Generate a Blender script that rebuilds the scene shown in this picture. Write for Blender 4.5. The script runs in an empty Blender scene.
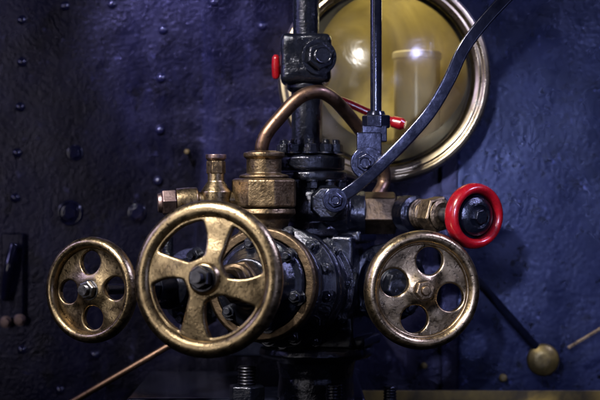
import bpy, bmesh, math, random
from mathutils import Vector, Matrix, noise
random.seed(4)
MM=0.001; D=1500.0
sc=bpy.context.scene; col=sc.collection
sc.view_settings.view_transform='Standard'; sc.view_settings.look='None'; sc.view_settings.exposure=0
V=Vector
def P(px,py,y=0.0):
    k=(D+y)/D
    return V(((px-300)*k,y,(200-py)*k))
# ---------------------------------------------------------------- materials
def newmat(name):
    m=bpy.data.materials.new(name); m.use_nodes=True
    nt=m.node_tree; b=nt.nodes['Principled BSDF']; return m,nt,b
def noise_n(nt,scale,detail=6,rough=.6,dist=0.0,coord='Object',stretch=None):
    tc=nt.nodes.new('ShaderNodeTexCoord'); n=nt.nodes.new('ShaderNodeTexNoise')
    n.inputs['Scale'].default_value=scale; n.inputs['Detail'].default_value=detail
    n.inputs['Roughness'].default_value=rough; n.inputs['Distortion'].default_value=dist
    if stretch:
        mp=nt.nodes.new('ShaderNodeMapping'); mp.inputs['Scale'].default_value=stretch
        nt.links.new(tc.outputs[coord],mp.inputs['Vector']); nt.links.new(mp.outputs[0],n.inputs['Vector'])
    else: nt.links.new(tc.outputs[coord],n.inputs['Vector'])
    return n
def ramp(nt,src,stops):
    r=nt.nodes.new('ShaderNodeValToRGB'); el=r.color_ramp.elements
    while len(el)<len(stops): el.new(0.5)
    for e,(p,c) in zip(el,stops):
        e.position=p; e.color=(c,c,c,1) if not hasattr(c,'__len__') else (*c,1)
    nt.links.new(src,r.inputs[0]); return r
def mixc(nt,fac,a,b,mode='MIX'):
    m=nt.nodes.new('ShaderNodeMix'); m.data_type='RGBA'; m.blend_type=mode
    for s,v in ((m.inputs['Factor'],fac),(m.inputs['A'],a),(m.inputs['B'],b)):
        if hasattr(v,'is_output'): nt.links.new(v,s)
        elif hasattr(v,'__len__'): s.default_value=(*v,1)
        else: s.default_value=v
    return m.outputs['Result']
def surf(name,c1,c2,metal,r0,r1,cs=25,bs=220,bstr=.35,bdist=.0006,dirt=None,dirtd=.006,coat=0,speck=None,cstops=(.35,.65),bs2=None,b2=.3,b2d=.003,streak=None,speck2=None,tint=None,rs_=3.1):
    m,nt,b=newmat(name)
    n=noise_n(nt,cs,8,.65,.6); rc=ramp(nt,n.outputs['Fac'],[(cstops[0],0.),(cstops[1],1.)])
    c=mixc(nt,rc.outputs['Color'],c1,c2)
    for sp in (speck,speck2):
        if sp:
            ns=noise_n(nt,sp[1],5,.7); rs=ramp(nt,ns.outputs['Fac'],[(sp[2],0.),(sp[2]+.07,1.)])
            c=mixc(nt,rs.outputs['Color'],c,sp[0])
    if streak:
        ns=noise_n(nt,streak[1],6,.7,.4,stretch=(1,1,.18)); rs=ramp(nt,ns.outputs['Fac'],[(streak[2],0.),(streak[2]+.2,1.)])
        c=mixc(nt,rs.outputs['Color'],c,streak[0])
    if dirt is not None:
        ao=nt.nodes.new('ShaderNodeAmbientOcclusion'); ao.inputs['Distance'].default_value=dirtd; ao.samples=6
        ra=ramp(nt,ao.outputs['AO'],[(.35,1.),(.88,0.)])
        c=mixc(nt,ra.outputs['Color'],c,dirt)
    nt.links.new(c,b.inputs['Base Color'])
    b.inputs['Metallic'].default_value=metal
    if tint: b.inputs['Specular Tint'].default_value=(*tint,1)
    n2=noise_n(nt,cs*rs_,8,.7,.3); mr=nt.nodes.new('ShaderNodeMapRange')
    mr.inputs['From Min'].default_value=.3; mr.inputs['From Max'].default_value=.7
    mr.inputs['To Min'].default_value=r0; mr.inputs['To Max'].default_value=r1
    nt.links.new(n2.outputs['Fac'],mr.inputs['Value']); nt.links.new(mr.outputs['Result'],b.inputs['Roughness'])
    nb=noise_n(nt,bs,6,.6); bp=nt.nodes.new('ShaderNodeBump'); bp.inputs['Strength'].default_value=bstr; bp.inputs['Distance'].default_value=bdist
    nt.links.new(nb.outputs['Fac'],bp.inputs['Height'])
    last=bp
    if bs2:
        nb2=noise_n(nt,bs2,4,.55); bp2=nt.nodes.new('ShaderNodeBump'); bp2.inputs['Strength'].default_value=b2; bp2.inputs['Distance'].default_value=b2d
        nt.links.new(nb2.outputs['Fac'],bp2.inputs['Height']); nt.links.new(bp.outputs['Normal'],bp2.inputs['Normal']); last=bp2
    nt.links.new(last.outputs['Normal'],b.inputs['Normal'])
    b.inputs['Coat Weight'].default_value=coat; b.inputs['Coat Roughness'].default_value=.1
    if coat: nt.links.new(last.outputs['Normal'],b.inputs['Coat Normal'])
    return m
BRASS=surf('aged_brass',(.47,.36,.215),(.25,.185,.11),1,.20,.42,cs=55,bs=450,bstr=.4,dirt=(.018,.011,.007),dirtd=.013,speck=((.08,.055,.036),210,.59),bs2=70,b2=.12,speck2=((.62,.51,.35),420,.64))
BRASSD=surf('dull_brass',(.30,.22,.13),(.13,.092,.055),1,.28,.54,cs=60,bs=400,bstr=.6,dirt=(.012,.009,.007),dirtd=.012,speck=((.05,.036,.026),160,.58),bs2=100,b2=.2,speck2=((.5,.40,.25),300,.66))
BRONZE=surf('dark_bronze',(.12,.085,.055),(.05,.036,.024),1,.3,.55,cs=60,bs=300,bstr=.6,dirt=(.006,.005,.004))
BRASSP=surf('rim_brass',(.74,.62,.42),(.55,.44,.28),1,.22,.36,cs=14,bs=200,bstr=.1,dirt=(.03,.022,.012),speck=((.32,.25,.15),90,.64))
COPPER=surf('brown_copper',(.21,.13,.09),(.11,.068,.05),1,.34,.52,cs=40,bs=260,bstr=.3,dirt=(.02,.014,.012),speck=((.05,.033,.03),130,.58))
BLACK=surf('gloss_black_paint',(.002,.0025,.005),(.005,.006,.010),0,.10,.30,cs=40,bs=330,bstr=.6,bdist=.0009,coat=.4,speck=((.014,.013,.014),200,.62),bs2=120,b2=.34,b2d=.002,tint=(.75,.78,1))
BLACKS=surf('smooth_black_paint',(.002,.0025,.006),(.006,.007,.014),0,.12,.26,cs=30,bs=150,bstr=.2,bdist=.0006,coat=.3,bs2=55,b2=.12,b2d=.002,tint=(.65,.68,1))
STEEL=surf('oily_steel',(.34,.33,.35),(.14,.14,.15),1,.25,.45,cs=80,bs=300,bstr=.4,dirt=(.02,.02,.025))
DSTEEL=surf('dark_steel',(.10,.10,.12),(.04,.04,.05),1,.25,.42,cs=80,bs=300,bstr=.4,dirt=(.01,.01,.012))
RED=surf('red_paint',(.26,.003,.008),(.15,.002,.005),0,.18,.38,cs=60,bs=140,bstr=.35,coat=.35,dirt=(.02,.001,.002),speck=((.06,.004,.006),200,.62))
YELLOW=surf('yellow_paint',(.20,.14,.025),(.03,.022,.008),0,.4,.6,cs=22,bs=100,bstr=.3)
RIV=surf('rivet_paint',(.006,.007,.020),(.014,.014,.04),0,.12,.25,cs=60,bs=150,bstr=.2,coat=.9,tint=(.8,.8,1))
WALL=surf('navy_boiler_paint',(.0012,.0013,.0035),(.010,.010,.028),0,.12,.38,cs=6,bs=210,bstr=.65,bdist=.001,coat=0,speck=((.036,.036,.078),52,.63),bs2=60,b2=.26,b2d=.0016,cstops=(.42,.7),streak=((.015,.016,.045),14,.57),speck2=((.0008,.0008,.0015),20,.56),tint=(.66,.64,1),rs_=4.5)
WALLR=surf('blue_plate_paint',(.002,.003,.009),(.010,.013,.042),0,.12,.38,cs=5,bs=190,bstr=.65,bdist=.0011,coat=0,speck=((.0008,.0008,.002),75,.57),bs2=60,b2=.28,b2d=.0016,cstops=(.38,.68),speck2=((.06,.07,.17),80,.64),tint=(.58,.65,1),rs_=4.5)
m,nt,b=newmat('lantern_glass'); GLASS=m
for n in list(nt.nodes):
    if n!=nt.nodes.get('Material Output'): nt.nodes.remove(n)
tr=nt.nodes.new('ShaderNodeBsdfTransparent'); tr.inputs[0].default_value=(.98,.96,.86,1)
gl=nt.nodes.new('ShaderNodeBsdfGlossy'); gl.inputs['Roughness'].default_value=.24
di=nt.nodes.new('ShaderNodeBsdfDiffuse'); di.inputs[0].default_value=(.42,.40,.34,1)
fr=nt.nodes.new('ShaderNodeFresnel'); fr.inputs[0].default_value=1.6
gb=nt.nodes.new('ShaderNodeBump'); gb.inputs['Strength'].default_value=.35; gb.inputs['Distance'].default_value=.003
gn=noise_n(nt,28,3,.5,.8); nt.links.new(gn.outputs['Fac'],gb.inputs['Height']); nt.links.new(gb.outputs[0],gl.inputs['Normal'])
mx=nt.nodes.new('ShaderNodeMixShader'); nt.links.new(fr.outputs[0],mx.inputs[0]); nt.links.new(tr.outputs[0],mx.inputs[1]); nt.links.new(gl.outputs[0],mx.inputs[2])
hz=noise_n(nt,14,5,.6,.5); hr=ramp(nt,hz.outputs['Fac'],[(.45,.0),(.75,.10)])
mx2=nt.nodes.new('ShaderNodeMixShader'); nt.links.new(hr.outputs[0],mx2.inputs[0]); nt.links.new(mx.outputs[0],mx2.inputs[1]); nt.links.new(di.outputs[0],mx2.inputs[2])
nt.links.new(mx2.outputs[0],nt.nodes['Material Output'].inputs[0])
CREAM=surf('olive_enamel',(.62,.51,.20),(.13,.10,.04),0,.3,.5,cs=8,bs=60,bstr=.1)
m,nt,b=newmat('frosted_chimney_glass'); AMBER=m
b.inputs['Base Color'].default_value=(.88,.80,.58,1); b.inputs['Roughness'].default_value=.25
trn=nt.nodes.new('ShaderNodeBsdfTransparent'); trn.inputs[0].default_value=(.95,.9,.75,1)
lw=nt.nodes.new('ShaderNodeLayerWeight'); lw.inputs[0].default_value=.35
lr=ramp(nt,lw.outputs['Facing'],[(0,.45),(.8,.98)])
mm=nt.nodes.new('ShaderNodeMixShader'); nt.links.new(lr.outputs[0],mm.inputs[0]); nt.links.new(trn.outputs[0],mm.inputs[1]); nt.links.new(b.outputs[0],mm.inputs[2])
nt.links.new(mm.outputs[0],nt.nodes['Material Output'].inputs[0])
# ---------------------------------------------------------------- mesh helpers
def frame(d):
    d=V(d).normalized(); up=V((0,0,1)) if abs(d.z)<.9 else V((0,1,0))
    u=up.cross(d).normalized(); return u,d.cross(u),d
class G:
    def __init__(s): s.v=[]; s.f=[]
    def add(s,v,f):
        n=len(s.v); s.v+=v; s.f+=[tuple(i+n for i in q) for q in f]; return s
    def lathe(s,prof,o,d,seg=64,rot=0,closed=False):
        u,w,d=frame(d); vs=[];fs=[]
        for t,r in prof:
            r=max(r,.05)
            for i in range(seg):
                a=rot+2*math.pi*i/seg
                vs.append(o+d*t+u*(r*math.cos(a))+w*(r*math.sin(a)))
        n=len(prof); rng=n if closed else n-1
        for j in range(rng):
            k=(j+1)%n
            for i in range(seg):
                i2=(i+1)%seg; fs.append((j*seg+i,j*seg+i2,k*seg+i2,k*seg+i))
        if not closed:
            fs.append(tuple(range(seg))); fs.append(tuple((n-1)*seg+i for i in range(seg)))
        return s.add(vs,fs)
    def cyl(s,o,d,t0,t1,r,seg=48): return s.lathe([(t0,r),(t1,r)],V(o),d,seg)
    def hex(s,o,d,t0,t1,r,rot=0.0,n=6,ch=.12):
        c=r*ch
        return s.lathe([(t0,r-c),(t0+c*.6,r),(t1-c*.6,r),(t1,r-c)],V(o),d,n,rot)
    def torus(s,o,d,R,ra,rb=None,seg=128,n=20,t=0):
        rb=rb or ra
        return s.lathe([(t+rb*math.sin(2*math.pi*i/n),R+ra*math.cos(2*math.pi*i/n)) for i in range(n)],V(o),d,seg,closed=True)
    def thread(s,o,d,t0,t1,r,p=2.4):
        pr=[];t=t0
        while t<t1: pr+=[(t,r*.84),(t+p*.45,r),(t+p*.6,r)]; t+=p
        pr.append((t1,r*.8)); return s.lathe(pr,V(o),d,32)
    def box(s,c,sx,sy,sz,d=(0,-1,0)):
        u,w,d=frame(d); vs=[]
        for a in(-1,1):
            for b_ in(-1,1):
                for e in(-1,1): vs.append(V(c)+u*(a*sx/2)+d*(b_*sy/2)+w*(e*sz/2))
        return s.add(vs,[(0,1,3,2),(4,6,7,5),(0,4,5,1),(2,3,7,6),(0,2,6,4),(1,5,7,3)])
    def tube(s,pts,r,seg=24,sub=14,sect=None,straight=False):
        pts=[V(p) for p in pts]; q=[]
        if straight: q=pts
        else:
            e=[pts[0]*2-pts[1]]+pts+[pts[-1]*2-pts[-2]]
            for i in range(1,len(e)-2):
                for k in range(sub):
                    t=k/sub; a,b_,c,d_=e[i-1:i+3]
                    q.append(.5*((2*b_)+(c-a)*t+(2*a-5*b_+4*c-d_)*t*t+(3*b_-a-3*c+d_)*t**3))
            q.append(pts[-1])
        sec=sect or [(math.cos(2*math.pi*i/seg),math.sin(2*math.pi*i/seg)) for i in range(seg)]
        m=len(sec); vs=[];fs=[]; ref=V((0,1,0))
        if abs((q[1]-q[0]).normalized().y)>.9: ref=V((1,0,0))
        for i,p in enumerate(q):
            T=(q[min(i+1,len(q)-1)]-q[max(i-1,0)]).normalized()
            a=T.cross(ref).normalized(); ref=a.cross(T).normalized()
            rr=r(i/(len(q)-1)) if callable(r) else r
            for x,y in sec: vs.append(p+a*(x*rr)+ref*(y*(rr if not sect else 1)))
        for j in range(len(q)-1):
            for i in range(m):
                i2=(i+1)%m; fs.append((j*m+i,j*m+i2,(j+1)*m+i2,(j+1)*m+i))
        fs.append(tuple(range(m))); fs.append(tuple((len(q)-1)*m+i for i in range(m)))
        return s.add(vs,fs)
def setloc(o,c,parent):
    o.location=c-(parent.location if parent else V((0,0,0)))
    if parent: o.parent=parent
def finish(name,g,mat,parent=None,bevel=.9,label=None,category=None,weld=False,group=None,lump=0):
    me=bpy.data.meshes.new(name)
    vs=[v*MM for v in g.v]
    lo=V([min(v[i] for v in vs) for i in range(3)]); hi=V([max(v[i] for v in vs) for i in range(3)]); c=(lo+hi)/2
    me.from_pydata([v-c for v in vs],[],g.f)
    bm=bmesh.new(); bm.from_mesh(me); bmesh.ops.recalc_face_normals(bm,faces=bm.faces)
    bm.to_mesh(me); bm.free()
    me.polygons.foreach_set('use_smooth',[True]*len(me.polygons)); me.materials.append(mat)
    o=bpy.data.objects.new(name,me); col.objects.link(o); setloc(o,c,parent)
    if bevel:
        b=o.modifiers.new('b','BEVEL'); b.width=bevel*MM; b.segments=4 if bevel>2 else 3; b.limit_method='ANGLE'; b.angle_limit=math.radians(28)
        if not lump:
            w=o.modifiers.new('w','WEIGHTED_NORMAL'); w.keep_sharp=True
    if lump:
        r=o.modifiers.new('r','REMESH'); r.mode='VOXEL'; r.voxel_size=.9*MM; r.use_smooth_shade=True
        s_=o.modifiers.new('s','SMOOTH'); s_.iterations=3; s_.factor=.5
        tx=bpy.data.textures.get('casting_lumps') or bpy.data.textures.new('casting_lumps','CLOUDS'); tx.noise_scale=.014; tx.noise_depth=1
        d_=o.modifiers.new('d','DISPLACE'); d_.texture=tx; d_.texture_coords='GLOBAL'; d_.strength=lump*MM; d_.mid_level=.5
    tag(o,label,category,group); return o
def tag(o,label,category,group=None):
    if label: o['label']=label
    if category: o['category']=category
    if group: o['group']=group
def thing(name,label,category,loc,group=None):
    e=bpy.data.objects.new(name,None); e.empty_display_size=.02; col.objects.link(e)
    e.location=V(loc)*MM; tag(e,label,category,group); return e
def bolt(parent,o,d,r=8,h=7,mat=None,stud=True,name='bolt',rot=None):
    if rot is None: rot=random.uniform(0,1)
    g=G(); g.lathe([(0,r*1.25),(1.5,r*1.25)],V(o),d,32); g.hex(o,d,1.5,1.5+h,r,rot)
    if stud: g.thread(o,d,1.5+h,1.5+h+r*.7,r*.55,1.6)
    return finish(name,g,mat or BLACK,parent,.5)
def web(name,R,loops,th,f,o,d,mat,parent,vox=.9):
    cu=bpy.data.curves.new('c','CURVE'); cu.dimensions='2D'; cu.fill_mode='BOTH'; cu.extrude=th/2*MM; cu.bevel_depth=1.3*MM; cu.bevel_resolution=2
    allp=[[(R*math.cos(2*math.pi*i/96),R*math.sin(2*math.pi*i/96)) for i in range(96)]]+loops
    for lp in allp:
        sp=cu.splines.new('POLY'); sp.points.add(len(lp)-1); sp.use_cyclic_u=True
        for p,q in zip(sp.points,lp): p.co=(q[0]*MM,q[1]*MM,0,1)
    co=bpy.data.objects.new('c',cu); col.objects.link(co)
    dg=bpy.context.evaluated_depsgraph_get(); me=bpy.data.meshes.new_from_object(co.evaluated_get(dg))
    bpy.data.objects.remove(co)
    o2=bpy.data.objects.new('t',me); col.objects.link(o2)
    r=o2.modifiers.new('r','REMESH'); r.mode='VOXEL'; r.voxel_size=vox*MM
    s=o2.modifiers.new('s','SMOOTH'); s.iterations=4; s.factor=.5
    dg=bpy.context.evaluated_depsgraph_get(); me2=bpy.data.meshes.new_from_object(o2.evaluated_get(dg)); bpy.data.objects.remove(o2)
    u,w,dd=frame(d)
    for v in me2.vertices:
        x,y,z=v.co/MM; rr=math.hypot(x,y); z+=f(rr)
        nz=noise.noise(V((x,y,z))*.06)*.9
        v.co=(u*x+w*y+dd*(z+nz))*MM
    me2.name=name; me2.polygons.foreach_set('use_smooth',[True]*len(me2.polygons)); me2.materials.clear(); me2.materials.append(mat)
    ob=bpy.data.objects.new(name,me2); col.objects.link(ob); setloc(ob,V(o)*MM,parent); return ob
def chaikin(l,n=2):
    for _ in range(n):
        k=[]
        for i in range(len(l)):
            a=l[i];b_=l[(i+1)%len(l)]
            k+=[(a[0]*.75+b_[0]*.25,a[1]*.75+b_[1]*.25),(a[0]*.25+b_[0]*.75,a[1]*.25+b_[1]*.75)]
        l=k
    return l
def yaw(deg,pitch=0):
    a=math.radians(deg);p=math.radians(pitch); return V((math.sin(a)*math.cos(p),-math.cos(a)*math.cos(p),math.sin(p)))
# ---------------------------------------------------------------- wall
WY=250
def plate(name,x0,x1,z0,z1,y,mat,parent,amp=2.0,step=9,th=8):
    nx=int((x1-x0)/step);nz=int((z1-z0)/step);g=G();vs=[];fs=[]
    for j in range(nz+1):
        for i in range(nx+1):
            x=x0+(x1-x0)*i/nx;z=z0+(z1-z0)*j/nz
            vs.append(V((x,y+amp*noise.noise(V((x,z,y))*.010)+amp*.25*noise.noise(V((x,z,y+9))*.03),z)))
    for j in range(nz):
        for i in range(nx):
            a=j*(nx+1)+i; fs.append((a,a+1,a+nx+2,a+nx+1))
    g.add(vs,fs)
    per=[i for i in range(nx+1)]+[j*(nx+1)+nx for j in range(1,nz+1)]+[nz*(nx+1)+i for i in range(nx-1,-1,-1)]+[j*(nx+1) for j in range(nz-1,0,-1)]
    n=len(vs); g.v+=[V((g.v[i].x,y+th,g.v[i].z)) for i in per]; L=len(per)
    g.f+=[(per[i],per[(i+1)%L],n+(i+1)%L,n+i) for i in range(L)]; g.f.append(tuple(range(n,n+L)))
    return finish(name,g,mat,parent,0)
k=(D+WY)/D
wall=thing('locomotive_wall','riveted dark navy steel plating on the side of a steam locomotive','locomotive wall',(0,WY,-380))
xs=(452-300)*k
plate('steel_plate',-620,xs,-420,420,WY,WALL,wall)
plate('steel_plate',xs+1,620,-420,420,WY-5,WALLR,wall,th=13)
g=G();g.box((xs-4,WY-6,0),20,9,838);finish('seam_strip',g,WALL,wall,2)
def rivet_g(r,h,c):
    g=G(); pr=[(h*math.sin(a),r*math.cos(a)) for a in [i*math.pi/2/7 for i in range(8)]]
    return g.lathe([(-3,r)]+pr,c,V((0,-1,0)),28)
rv=None
rp=[(22,20),(22,62),(20,107),(17,153),(15,198),(163,30),(161,78),(160,130),(158,181),(157,232),(65,6),(112,4),(214,2),(262,26),(95,355),(22,350),(60,390)]
for (px,py) in rp:
    c=P(px,py,WY)
    if rv is None:
        rv=finish('rivet',rivet_g(5.8,5.2,c),RIV,wall,0)
    else:
        o=rv.copy(); o.parent=wall; o.location=c*MM-wall.location+V((0,-.0004,0)); col.objects.link(o)
for (px,py,r) in [(75,153,7),(137,213,8),(70,213,8),(190,330,9)]:
    c=P(px,py,WY); g=G(); g.lathe([(-2,r*1.35),(2,r*1.35),(2.6,r*1.1)],c,V((0,-1,0)),32); g.hex(c,V((0,-1,0)),2,9,r,.4)
    finish('wall_bolt',g,RIV,wall,.8)
c=P(70,213,WY);g=G();g.torus(c,V((0,-1,0)),13,2,seg=48,n=10,t=1);finish('washer_ring',g,RIV,wall,0)
for px,py,r in [(187,152,3.2),(503,378,4.5),(424,366,3.6)]:
    c=P(px,py,WY-14); g=G(); g.lathe([(-14,r*.6),(-2,r*.6),(-2,r),(2,r),(4,r*.6)],c,V((0,-1,0)),24); finish('brass_plug',g,YELLOW,wall,.5)
la=thing('access_latch','dark hinged access latch with pinkish steel bolts on the plating','latch',P(12,280,WY))
g=G();g.box(P(13,276,WY-6),26,9,100);finish('latch_plate',g,WALL,la,2)
g=G();g.tube([P(5,300,WY-18),P(8,270,WY-26),P(14,244,WY-18)],5);finish('latch_handle',g,RIV,la,0)
PINK=surf('pinkish_steel',(.36,.26,.25),(.2,.14,.14),1,.3,.5,cs=60)
for px,py in [(6,322),(20,320)]: bolt(la,P(px,py,WY-10),V((0,-1,0)),5.5,6,PINK,False)
rb=thing('running_board','black running board with a worn yellow painted edge below the plating','running board',P(450,412,200))
g=G();g.box(P(455,416,205),470,90,16);finish('board',g,BLACKS,rb,1.5)
g=G();g.box(P(455,397,158),470,3,14);finish('edge_stripe',g,YELLOW,rb,.5)
g=G();g.tube([P(568,348,215),P(640,305,215)],1.0,sect=[(-1.7,-2),(1.7,-2),(1.7,2),(-1.7,2)],straight=True)
finish('stay_bar',g,BRASSD,None,.5,'thin dull yellow stay bar fixed to the plating','bar')
# ---------------------------------------------------------------- lantern
LC=P(384,77,145); kl=(D+145)/D; ax=yaw(-.5,-1.4)
lan=thing('round_lantern','large round brass-rimmed lantern with glass front beside the standpipe','lantern',P(384,183,190))
R=106*kl
g=G();g.lathe([(-22,R-8),(-4,R-1),(2,R),(8,R-.5),(12,R-3),(13,R-7),(10,R-10),(11,R-13),(8,R-17),(0,R-19),(-22,R-19)],LC,ax,160,closed=True)
finish('bezel',g,BRASSP,lan,.6)
g=G();g.torus(LC,ax,R-22,2.6,seg=128,n=12,t=-3);finish('gasket',g,BLACKS,lan,0)
g=G();g.lathe([(-1,R-19.5),(1,R-19.5)],LC,ax,96);finish('glass_pane',g,GLASS,lan,0)
g=G();g.lathe([(-22,R-6),(-110,R-6),(-110,R-12),(-22,R-12)],LC,ax,96,closed=True);finish('housing',g,BLACKS,lan,.8)
pr=[(-10-82*math.cos(a*math.pi/2/16)**.5,(R-19)*math.sin(a*math.pi/2/16)) for a in range(17)]
g=G();g.lathe(pr,LC,ax,96);g.f.pop();finish('reflector',g,CREAM,lan,0)
c=P(417,98,185);g=G();g.lathe([(-56,23),(-56,26),(42,26),(44,28),(50,28),(52,26),(52,23),(44,23)],c,V((0,0,1)),64,closed=True);finish('lamp_chimney',g,AMBER,lan,.6)
g=G();g.lathe([(-58,28),(-46,28),(-44,16),(-38,8),(-20,7)],c,V((0,0,1)),48);finish('burner_base',g,BRASSP,lan,.8)
lp=bpy.data.lights.new('lantern_fill','POINT'); lp.energy=.30; lp.color=(1,.90,.60); lp.shadow_soft_size=.03  # unseen warm light added to brighten the lantern interior
lo_=bpy.data.objects.new('lantern_fill',lp); col.objects.link(lo_); lo_.location=P(398,-6,175)*MM-lan.location; lo_.parent=lan
# ---------------------------------------------------------------- standpipe
Z=V((0,0,1)); DN=V((0,0,-1)); F=V((0,-1,0)); X=V((1,0,0))
sp=thing('black_standpipe','glossy black vertical steam pipe with clamp block and bolted flange','pipe',P(308,172,5))
g=G();g.tube([P(306,-60,5),P(306,40,5)],13.2,32,straight=True)
g.tube([P(307,80,5),P(307,152,5)],15.5,32,straight=True)
finish('pipe_barrel',g,BLACK,sp,.5)
g=G();g.box(P(306,60,5),50,46,50);finish('clamp_block',g,BLACK,sp,6,lump=1.6)
g=G();g.lathe([(0,19),(5,19),(8,16)],P(306,84,5),DN,40);finish('clamp_collar',g,BLACK,sp,1)
bolt(sp,P(319,57,-19),yaw(10),14,11,BLACK)
g=G();g.lathe([(0,22),(6,22),(9,33),(11,35),(22,35),(24,33)],P(310,147,5),DN,64);finish('pipe_flange',g,BLACK,sp,1.2)
for a in (15,55,95,135,170,205,235,270,305,335):
    r=math.radians(a); p=P(310,157,5)+V((28*math.cos(r),28*math.sin(r),3)); bolt(sp,p,Z,6.5,8,BLACK)
# ---------------------------------------------------------------- main body
mb=thing('main_steam_valve_body','heavy black cast steam valve body with ringed barrel and flanges','valve body',P(315,400,20))
g=G();g.lathe([(0,34),(8,34),(12,27),(20,24),(30,29),(42,30),(50,26),(56,30),(64,30)],P(313,172,5),DN,64)
finish('valve_neck',g,BLACK,mb,1.5,lump=1.2)
for a in (200,235,270,305,340):
    r=math.radians(a); p=P(313,180,5)+V((29*math.cos(r),29*math.sin(r),0)); bolt(mb,p,DN,6,7,BLACK)
g=G();g.lathe([(0,19),(18,19),(20,16),(26,16)],P(330,203,-10),yaw(-8),8,rot=.39);finish('neck_boss',g,BLACK,mb,1.8)
g=G();g.lathe([(-10,26),(12,26),(14,22),(30,22)],P(335,213,5),X,48);finish('side_port',g,BLACK,mb,1.5)
g=G();g.box(P(333,290,28),66,86,112,yaw(-18));g.box(P(348,236,20),44,62,12,yaw(-18));g.box(P(346,340,20),56,66,10,yaw(-18));finish('casting_block',g,BLACK,mb,3,lump=1.4)
B=P(310,290,30);W=P(203,278,-250);A=(W-B).normalized()
g=G();g.lathe([(0,54),(30,54),(33,60),(46,60),(49,54),(56,54),(59,51),(68,50),(72,58),(80,58),(82,55),(86,55),(88,58),(98,58),(101,52),(104,45),(112,44),(115,50),(122,50),(124,47),(128,47),(130,50),(138,50),(140,46)],B,A,96)
finish('barrel',g,BLACK,mb,1.0)
u,w,_=frame(A)
for i in range(12):
    a=i*math.pi/6+.35; bolt(mb,B+A*98+u*(51*math.cos(a))+w*(51*math.sin(a)),A,6,6,BLACK)
for i in range(10):
    a=i*math.pi/5+.1; bolt(mb,B+A*47+u*(56*math.cos(a))+w*(56*math.sin(a)),A,4.5,6,BLACK)
g=G();g.lathe([(0,56),(7,58),(10,54),(14,40),(30,37),(62,40),(90,46)],P(316,346,10),DN,64);finish('pedestal',g,BLACK,mb,1.5,lump=1.4)
bn=thing('valve_bonnet','valve bonnet with cover coloured black for shade, bronze edge ring, gland and spindle','valve bonnet',B+A*140)
g=G();g.lathe([(139,51),(141,53.5),(150,53.5),(152,51),(152,44),(139.5,38)],B,A,96,closed=True);finish('bronze_edge_ring',g,BRONZE,bn,1)
g=G();g.lathe([(140,37.5),(151,43.5),(155,42),(158,36),(166,30),(180,24),(190,22)],B,A,96);finish('bonnet_cover',g,BLACK,bn,1.5,lump=1.2)  # black cover puts the deep shade behind the wheel into the colour
for i in range(6):
    a=i*math.pi/3+.75; bolt(bn,B+A*153+u*(38*math.cos(a))+w*(38*math.sin(a)),A,6.5,7,BLACK)
g=G();g.hex(B,A,190,214,20,.2);g.lathe([(214,16),(222,16),(224,12),(236,11)],B,A,48);finish('gland_nut',g,BRONZE,bn,1)
g=G();g.cyl(B,A,225,292,6.5);finish('spindle',g,DSTEEL,bn,.5)
# ---------------------------------------------------------------- hand wheels
def spoke_loops(ri,ro,off,w0,w1,sw=0):
    L=[]
    for q in range(4):
        s0=math.radians(off+90*q); s1=s0+math.pi/2; lp=[]
        N=9
        wf=lambda r:w0+(w1-w0)*((r-ri)/(ro-ri))**2.2
        tw=lambda r:math.radians(sw)*((r-ri)/(ro-ri)-.5)
        for i in range(N): 
            r=ri+(ro-ri)*i/(N-1); a=s0+tw(r)+math.asin(wf(r)/r); lp.append((r*math.cos(a),r*math.sin(a)))
        aa=s0+tw(ro)+math.asin(wf(ro)/ro); bb=s1+tw(ro)-math.asin(wf(ro)/ro)
        for i in range(1,8): a=aa+(bb-aa)*i/8; lp.append((ro*math.cos(a),ro*math.sin(a)))
        for i in range(N-1,-1,-1):
            r=ri+(ro-ri)*i/(N-1); a=s1+tw(r)-math.asin(wf(r)/r); lp.append((r*math.cos(a),r*math.sin(a)))
        L.append(chaikin(lp,2))
    return L
def circ_loops(rc,rh,off):
    return [[(rc*math.cos(math.radians(off+90*q))+rh*math.cos(t*math.pi/20),rc*math.sin(math.radians(off+90*q))+rh*math.sin(t*math.pi/20)) for t in range(40)] for q in range(4)]
wh=thing('brass_hand_wheel','large worn brass hand wheel with four flared spokes','hand wheel',W,'brass hand wheels of the valve set')
WC=P(208,279,-250)
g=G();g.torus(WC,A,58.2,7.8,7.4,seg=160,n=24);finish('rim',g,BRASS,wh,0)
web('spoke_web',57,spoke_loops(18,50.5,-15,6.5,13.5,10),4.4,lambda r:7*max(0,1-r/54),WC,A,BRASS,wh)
WH=WC+A*4
g=G();g.lathe([(-14,13),(-6,15),(4,14.5),(7,12.5),(8,11)],WH,A,48);finish('hub',g,BRASS,wh,1)
g=G();g.lathe([(8,11),(9.5,11)],WH,A,32);g.hex(WH,A,9.5,18,9.5,.5);g.thread(WH,A,18,25,5,1.5);finish('hub_nut',g,DSTEEL,wh,.6)
A1=yaw(-27,2);C1=P(91.5,290,-120)
wl=thing('brass_hand_wheel','small brass hand wheel with four round holes and bright steel nut','hand wheel',C1,'brass hand wheels of the valve set')
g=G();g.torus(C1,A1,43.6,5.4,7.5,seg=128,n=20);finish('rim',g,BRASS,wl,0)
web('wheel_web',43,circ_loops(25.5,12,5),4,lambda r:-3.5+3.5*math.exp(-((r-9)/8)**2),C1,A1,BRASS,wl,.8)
g=G();g.lathe([(-16,9),(-4,11),(1,11),(3,10)],C1,A1,48);finish('hub',g,BRASS,wl,.8)
g=G();g.lathe([(3,9.5),(4,9.5)],C1,A1,32);g.hex(C1,A1,4,10,8.5,.3);g.thread(C1,A1,10,15,4.8,1.4);finish('hub_nut',g,STEEL,wl,.5)
vl=thing('side_steam_valve','dark side valve with packing gland carrying the small hand wheel','valve',C1-A1*230)
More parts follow.
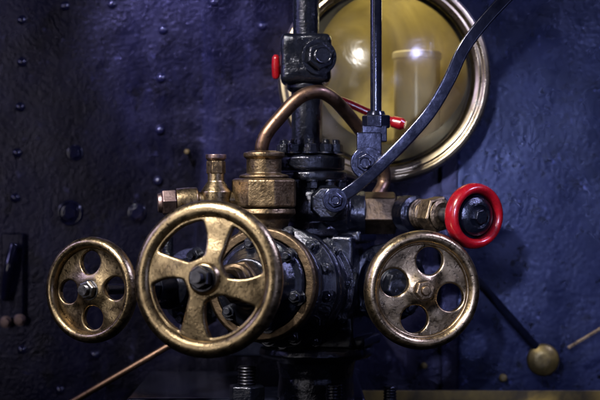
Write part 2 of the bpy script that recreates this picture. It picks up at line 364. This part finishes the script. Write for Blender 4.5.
g=G();g.cyl(C1,A1,-120,2,5);finish('spindle',g,DSTEEL,vl,.4)
g=G();g.hex(C1,A1,-100,-84,14,.2);g.lathe([(-150,22),(-132,22),(-128,15),(-100,14)],C1,A1,48);finish('packing_gland',g,BLACK,vl,.8)
g=G();g.lathe([(-235,30),(-205,34),(-190,40),(-180,40),(-178,30),(-165,24),(-150,24)],C1,A1,64);finish('valve_casing',g,BLACK,vl,1)
g=G();g.tube([C1-A1*215,P(300,300,70)],22,32,straight=True);finish('branch_pipe',g,BLACK,vl,.5)
for s_ in(-1,1):
    u1,w1,_=frame(A1); bolt(vl,C1-A1*178+w1*(32*s_)+u1*6*s_,A1,7,8,BLACK)
A3=yaw(12,0);C3=P(422,290,-105)
wr=thing('brass_hand_wheel','medium brass hand wheel with round holes and grooved broad rim','hand wheel',C3,'brass hand wheels of the valve set')
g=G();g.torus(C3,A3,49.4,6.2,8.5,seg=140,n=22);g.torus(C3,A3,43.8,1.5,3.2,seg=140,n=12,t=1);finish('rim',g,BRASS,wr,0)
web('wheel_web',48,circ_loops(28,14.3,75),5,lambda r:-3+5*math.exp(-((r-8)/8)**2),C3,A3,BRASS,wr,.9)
g=G();g.lathe([(-18,10),(-4,13),(3,12.5),(5,11)],C3,A3,48);finish('hub',g,BRASS,wr,.8)
g=G();g.lathe([(5,10.5),(6,10.5)],C3,A3,32);g.hex(C3,A3,6,12,9.5,.2);g.lathe([(12,5),(15,4)],C3,A3,24);finish('hub_nut',g,BRASSD,wr,.6)
vr=thing('side_steam_valve','black side valve with gland carrying the medium hand wheel','valve',C3-A3*150)
g=G();g.cyl(C3,A3,-90,2,6);finish('spindle',g,DSTEEL,vr,.4)
g=G();g.hex(C3,A3,-80,-62,17,.3);g.lathe([(-110,24),(-90,24),(-86,17),(-80,17)],C3,A3,48);finish('packing_gland',g,BLACK,vr,.8)
g=G();g.lathe([(-190,34),(-135,34),(-130,40),(-118,40),(-115,32),(-105,26)],C3,A3,64);g.tube([C3-A3*160,P(335,290,40)],28,32,straight=True);finish('valve_casing',g,BLACK,vr,1)
u3,w3,_=frame(A3)
for a in (.6,2.2,3.8,5.4): bolt(vr,C3-A3*118+u3*(33*math.cos(a))+w3*(33*math.sin(a)),A3,6,7,BLACK)
# ---------------------------------------------------------------- brass union
bu=thing('brass_pipe_union','chunky tarnished brass pipe union with hex nut and collar','pipe union',P(264,235,-45))
c=P(264,194,-45)
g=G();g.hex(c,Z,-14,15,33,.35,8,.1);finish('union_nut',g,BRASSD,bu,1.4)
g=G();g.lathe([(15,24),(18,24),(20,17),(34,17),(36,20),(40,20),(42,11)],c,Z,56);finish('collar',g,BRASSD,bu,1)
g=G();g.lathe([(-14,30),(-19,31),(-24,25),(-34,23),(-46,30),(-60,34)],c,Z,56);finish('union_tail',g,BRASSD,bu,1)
ov=thing('brass_drain_cock','small brass cock with capped horizontal arm and upright filler nut','cock',P(216,200,-55))
c=P(216,200,-55)
g=G();g.lathe([(-14,12),(-6,15),(8,15),(14,11),(18,8),(26,8)],c,Z,48);g.tube([c,P(240,199,-50)],9,24,straight=True);finish('cock_body',g,BRASS,ov,.8)
g=G();g.hex(c,Z,25,38,9.5,.2);finish('filler_nut',g,BRASSD,ov,.7)
g=G();g.lathe([(28+10,8),(28+12,10),(44,10)],c,Z,24);finish('filler_cap',g,PINK,ov,.6)
dL=yaw(-82,-3)
g=G();g.lathe([(0,9),(16,9),(18,13),(26,13.5),(38,13)],c,dL,40);finish('arm',g,BRASS,ov,.8)
g=G();g.hex(c,dL,38,52,13,.1);g.lathe([(52,10),(56,9)],c,dL,30);finish('arm_cap',g,PINK,ov,.8)
g=G();g.tube([P(262,156,-45),P(262,146,-46),P(267,133,-46),P(280,117,-44),P(294,102,-42),P(306,94,-40),P(320,92,-36),P(332,98,-28),P(344,110,-14),P(358,127,2),P(370,144,14),P(382,165,25),P(384,182,28),P(377,196,20),P(366,212,12)],6.7,28)
finish('bent_copper_pipe',g,COPPER,None,0,'brown copper pipe arching over from the brass union','pipe')
g=G();g.tube([P(60,409,110),P(110,380,112),P(165,348,115),P(215,318,118)],3.6,20)
finish('thin_copper_pipe',g,COPPER,None,0,'thin straight copper pipe running up under the hand wheels','pipe')
# ---------------------------------------------------------------- rod, clevis, lever
ro=thing('lifting_rod','slim black upright rod ending in a forked clevis','control rod',P(375,180,-45))
g=G();g.tube([P(376,-60,-45),P(376,118,-45)],5.6,24,straight=True);finish('rod',g,BLACKS,ro,.4)
g=G();g.hex(P(376,115,-45),DN,0,13,14,.2);g.lathe([(-4,8),(0,9.5),(1,9.5)],P(376,115,-45),DN,32);finish('rod_nut',g,BLACKS,ro,.8)
g=G();g.box(P(374,134,-45),24,24,16)
for yy in (-58,-34):
    g.box(P(369,150,yy),24,6,34);g.lathe([(-3.4,16),(3.4,16)],P(367,163,yy),F,40)
finish('clevis',g,BLACKS,ro,1.2)
bolt(ro,P(367,163,-62),yaw(-10),9.5,6,BLACKS)
lv=thing('curved_lever','long curved black flat steel lever crossing over the lantern','lever',P(335,200,-68))
sec=[(-6,-4),(6,-4),(6,4),(-6,4)]
pts=[P(545,-40,-74),P(508,-4,-74),P(482,24,-74),P(463,50,-74),P(449,80,-74),P(430,112,-73),P(406,140,-73),P(382,164,-72),P(357,186,-68),P(336,200,-66)]
g=G();g.tube(pts,1.0,sect=sec);finish('lever_bar',g,BLACKS,lv,1.8)
g=G();g.lathe([(-6,12),(5,12)],P(335,200,-66),F,40);finish('lever_eye',g,BLACKS,lv,1)
bolt(lv,P(335,200,-71),F,7.5,6,BLACKS)
rl=thing('red_lever','thin red painted lever passing behind the standpipe clamp','lever',P(330,98,40))
g=G();g.tube([P(276,66,42),P(300,84,42),P(328,96,42),P(350,104,42),P(375,115,40),P(398,123,40)],4.2,20);g.lathe([(-8,3),(-6,6),(4,6.5),(8,4)],P(398,123,40),yaw(70,-15),24);finish('lever_rod',g,RED,rl,.3)
g=G();g.lathe([(0,2.5),(3,4),(14,4.6),(22,4),(25,2)],P(276,79,38),yaw(0,84),20);finish('lever_grip',g,RED,rl,.8)
# ---------------------------------------------------------------- red wheel valve
A4=yaw(30,-3);C4=P(474,216,-85)
rvv=thing('red_wheel_valve','brass and black needle valve with a glossy red hand wheel','valve',P(375,213,10))
g=G();g.hex(P(356,213,5),X,0,40,22,.3);finish('coupling_nut',g,BRONZE,rvv,1.2)
st=P(396,213,5)
g=G();g.lathe([(0,17),(10,17),(13,12),(20,12)],st,X,40);finish('coupling_ring',g,BLACK,rvv,.8)
ln=(C4-st).length; dd=(C4-st).normalized()
g=G();g.lathe([(8,13),(14,18),(28,18),(31,13),(34,13)],st,dd,40);finish('packing_gland',g,BLACK,rvv,.8)
g=G();g.thread(st,dd,34,70,15,4.5);g.hex(st,dd,50,66,18.5,.2);finish('knurled_bonnet',g,BRASSD,rvv,.5)
g=G();g.cyl(st,dd,60,ln,7);finish('spindle',g,STEEL,rvv,.4)
g=G();g.torus(C4,A4,26,5.2,8.5,seg=96,n=24);finish('red_rim',g,RED,rvv,0)
g=G();g.lathe([(-8,25),(-3,25),(-2,22)],C4,A4,48);finish('wheel_web',g,BLACKS,rvv,.8)
g=G();g.lathe([(-4,19),(5,18.5),(8,15),(9,11),(7,10)],C4,A4,48);g.hex(C4,A4,6,13,7,.3);finish('hub_cap',g,BLACK,rvv,.8)
dk=thing('drain_handle','slanting dark rod ending in a round brass knob','handle',P(543,360,180))
g=G();g.tube([P(470,272,150),P(505,312,165),P(540,352,180)],5,20);finish('handle_rod',g,BLACKS,dk,0)
KN=surf('knob_brass',(.17,.125,.04),(.06,.045,.018),.7,.3,.5,cs=40,bs=200,bstr=.3)
g=G();g.lathe([(-8,12),(-5,17),(0,18.5),(4,17),(7,12),(8,6)],P(543,360,178),yaw(-5),48);finish('knob',g,KN,dk,.8)
def stud(px,py,y,r,lab,mt=STEEL):
    t=thing('threaded_stud',lab,'stud',P(px,py+30,y),'threaded studs at the valve base')
    c=P(px,py,y)
    g=G();g.thread(c,DN,0,60,r,3);finish('thread',g,mt,t,0)
    g=G();g.hex(c,DN,18,34,r*2.0,.3);finish('nut',g,BLACK,t,1)
stud(247,366,-60,9,'dark threaded stud with hex nut beside the valve base',DSTEEL)
stud(334,384,-60,8,'dark threaded stud with hex nut beside the valve base',BLACK)
stud(390,386,40,7,'dark threaded stud with hex nut beside the valve base',BLACK)
stud(168,236,110,6,'dark threaded stud with hex nut beside the side valve',BLACK)
bb=thing('support_bracket','dark cast bracket behind the valves joined to the plating','bracket',P(300,400,120))
g=G();g.box(P(300,330,150),150,190,40);g.box(P(250,390,120),240,240,14);finish('bracket_casting',g,BLACKS,bb,4)
# ---------------------------------------------------------------- world, lights, camera
w_=bpy.data.worlds.new('World'); sc.world=w_; w_.use_nodes=True; nt=w_.node_tree; bg=nt.nodes['Background']
tc=nt.nodes.new('ShaderNodeTexCoord'); sx=nt.nodes.new('ShaderNodeSeparateXYZ'); nt.links.new(tc.outputs['Generated'],sx.inputs[0])
mr=nt.nodes.new('ShaderNodeMapRange'); mr.inputs['From Min'].default_value=-1; nt.links.new(sx.outputs['Z'],mr.inputs['Value'])
r=ramp(nt,mr.outputs['Result'],[(0,(.01,.009,.012)),(.45,(.03,.028,.05)),(.62,(.10,.10,.22)),(1,(.25,.26,.55))])
nt.links.new(r.outputs['Color'],bg.inputs['Color']); bg.inputs['Strength'].default_value=.05
def aim(o,loc,tgt):
    o.location=V(loc)*MM; o.rotation_euler=(V(tgt)*MM-o.location).to_track_quat('-Z','Y').to_euler()
def area(name,loc,tgt,size,e,c,sy=None):
    l=bpy.data.lights.new(name,'AREA'); l.energy=e; l.color=c; l.size=size
    if sy: l.shape='RECTANGLE'; l.size_y=sy
    o=bpy.data.objects.new(name,l); col.objects.link(o); aim(o,loc,tgt)
def spot(name,loc,tgt,e,c,ang,blend=.8,rad=.08):
    l=bpy.data.lights.new(name,'SPOT'); l.energy=e; l.color=c; l.spot_size=math.radians(ang); l.spot_blend=blend; l.shadow_soft_size=rad
    o=bpy.data.objects.new(name,l); col.objects.link(o); aim(o,loc,tgt)
spot('key_lamp',(-600,-900,850),(10,0,-10),170,(1,.94,.87),27,.9,.045)
area('violet_lamp',(750,-420,650),(60,50,0),.12,7,(.54,.56,1))
area('blue_lamp',(-950,-250,350),(-100,100,0),.2,1.4,(.5,.48,1))
area('side_lamp',(-900,-1100,120),(-100,0,-60),.2,1.6,(1,.93,.88),.5)
spot('front_lamp',(-90,-1350,200),P(510,230,250),75,(.55,.61,1),17,1,.014)
area('front_blue_lamp',(660,-1500,60),(100,0,0),.12,.9,(.50,.56,1))
spot('wall_patch_spot',(-420,-450,650),P(205,70,250),80,(.58,.56,1),20,1,.03)  # spot added to make the violet patch on the left plate
spot('plate_patch_spot',(620,-450,620),P(575,120,250),20,(.46,.52,1),16,1,.03)  # spot added to brighten a patch of the right-hand plate
cam=bpy.data.cameras.new('camera'); co=bpy.data.objects.new('camera',cam); col.objects.link(co); sc.camera=co
co.location=(0,-D*MM,0); co.rotation_euler=(math.pi/2,0,0); cam.lens=90; cam.sensor_width=36; cam.clip_start=.05; cam.clip_end=50
cam.dof.use_dof=True; cam.dof.focus_distance=(D-110)*MM; cam.dof.aperture_fstop=7
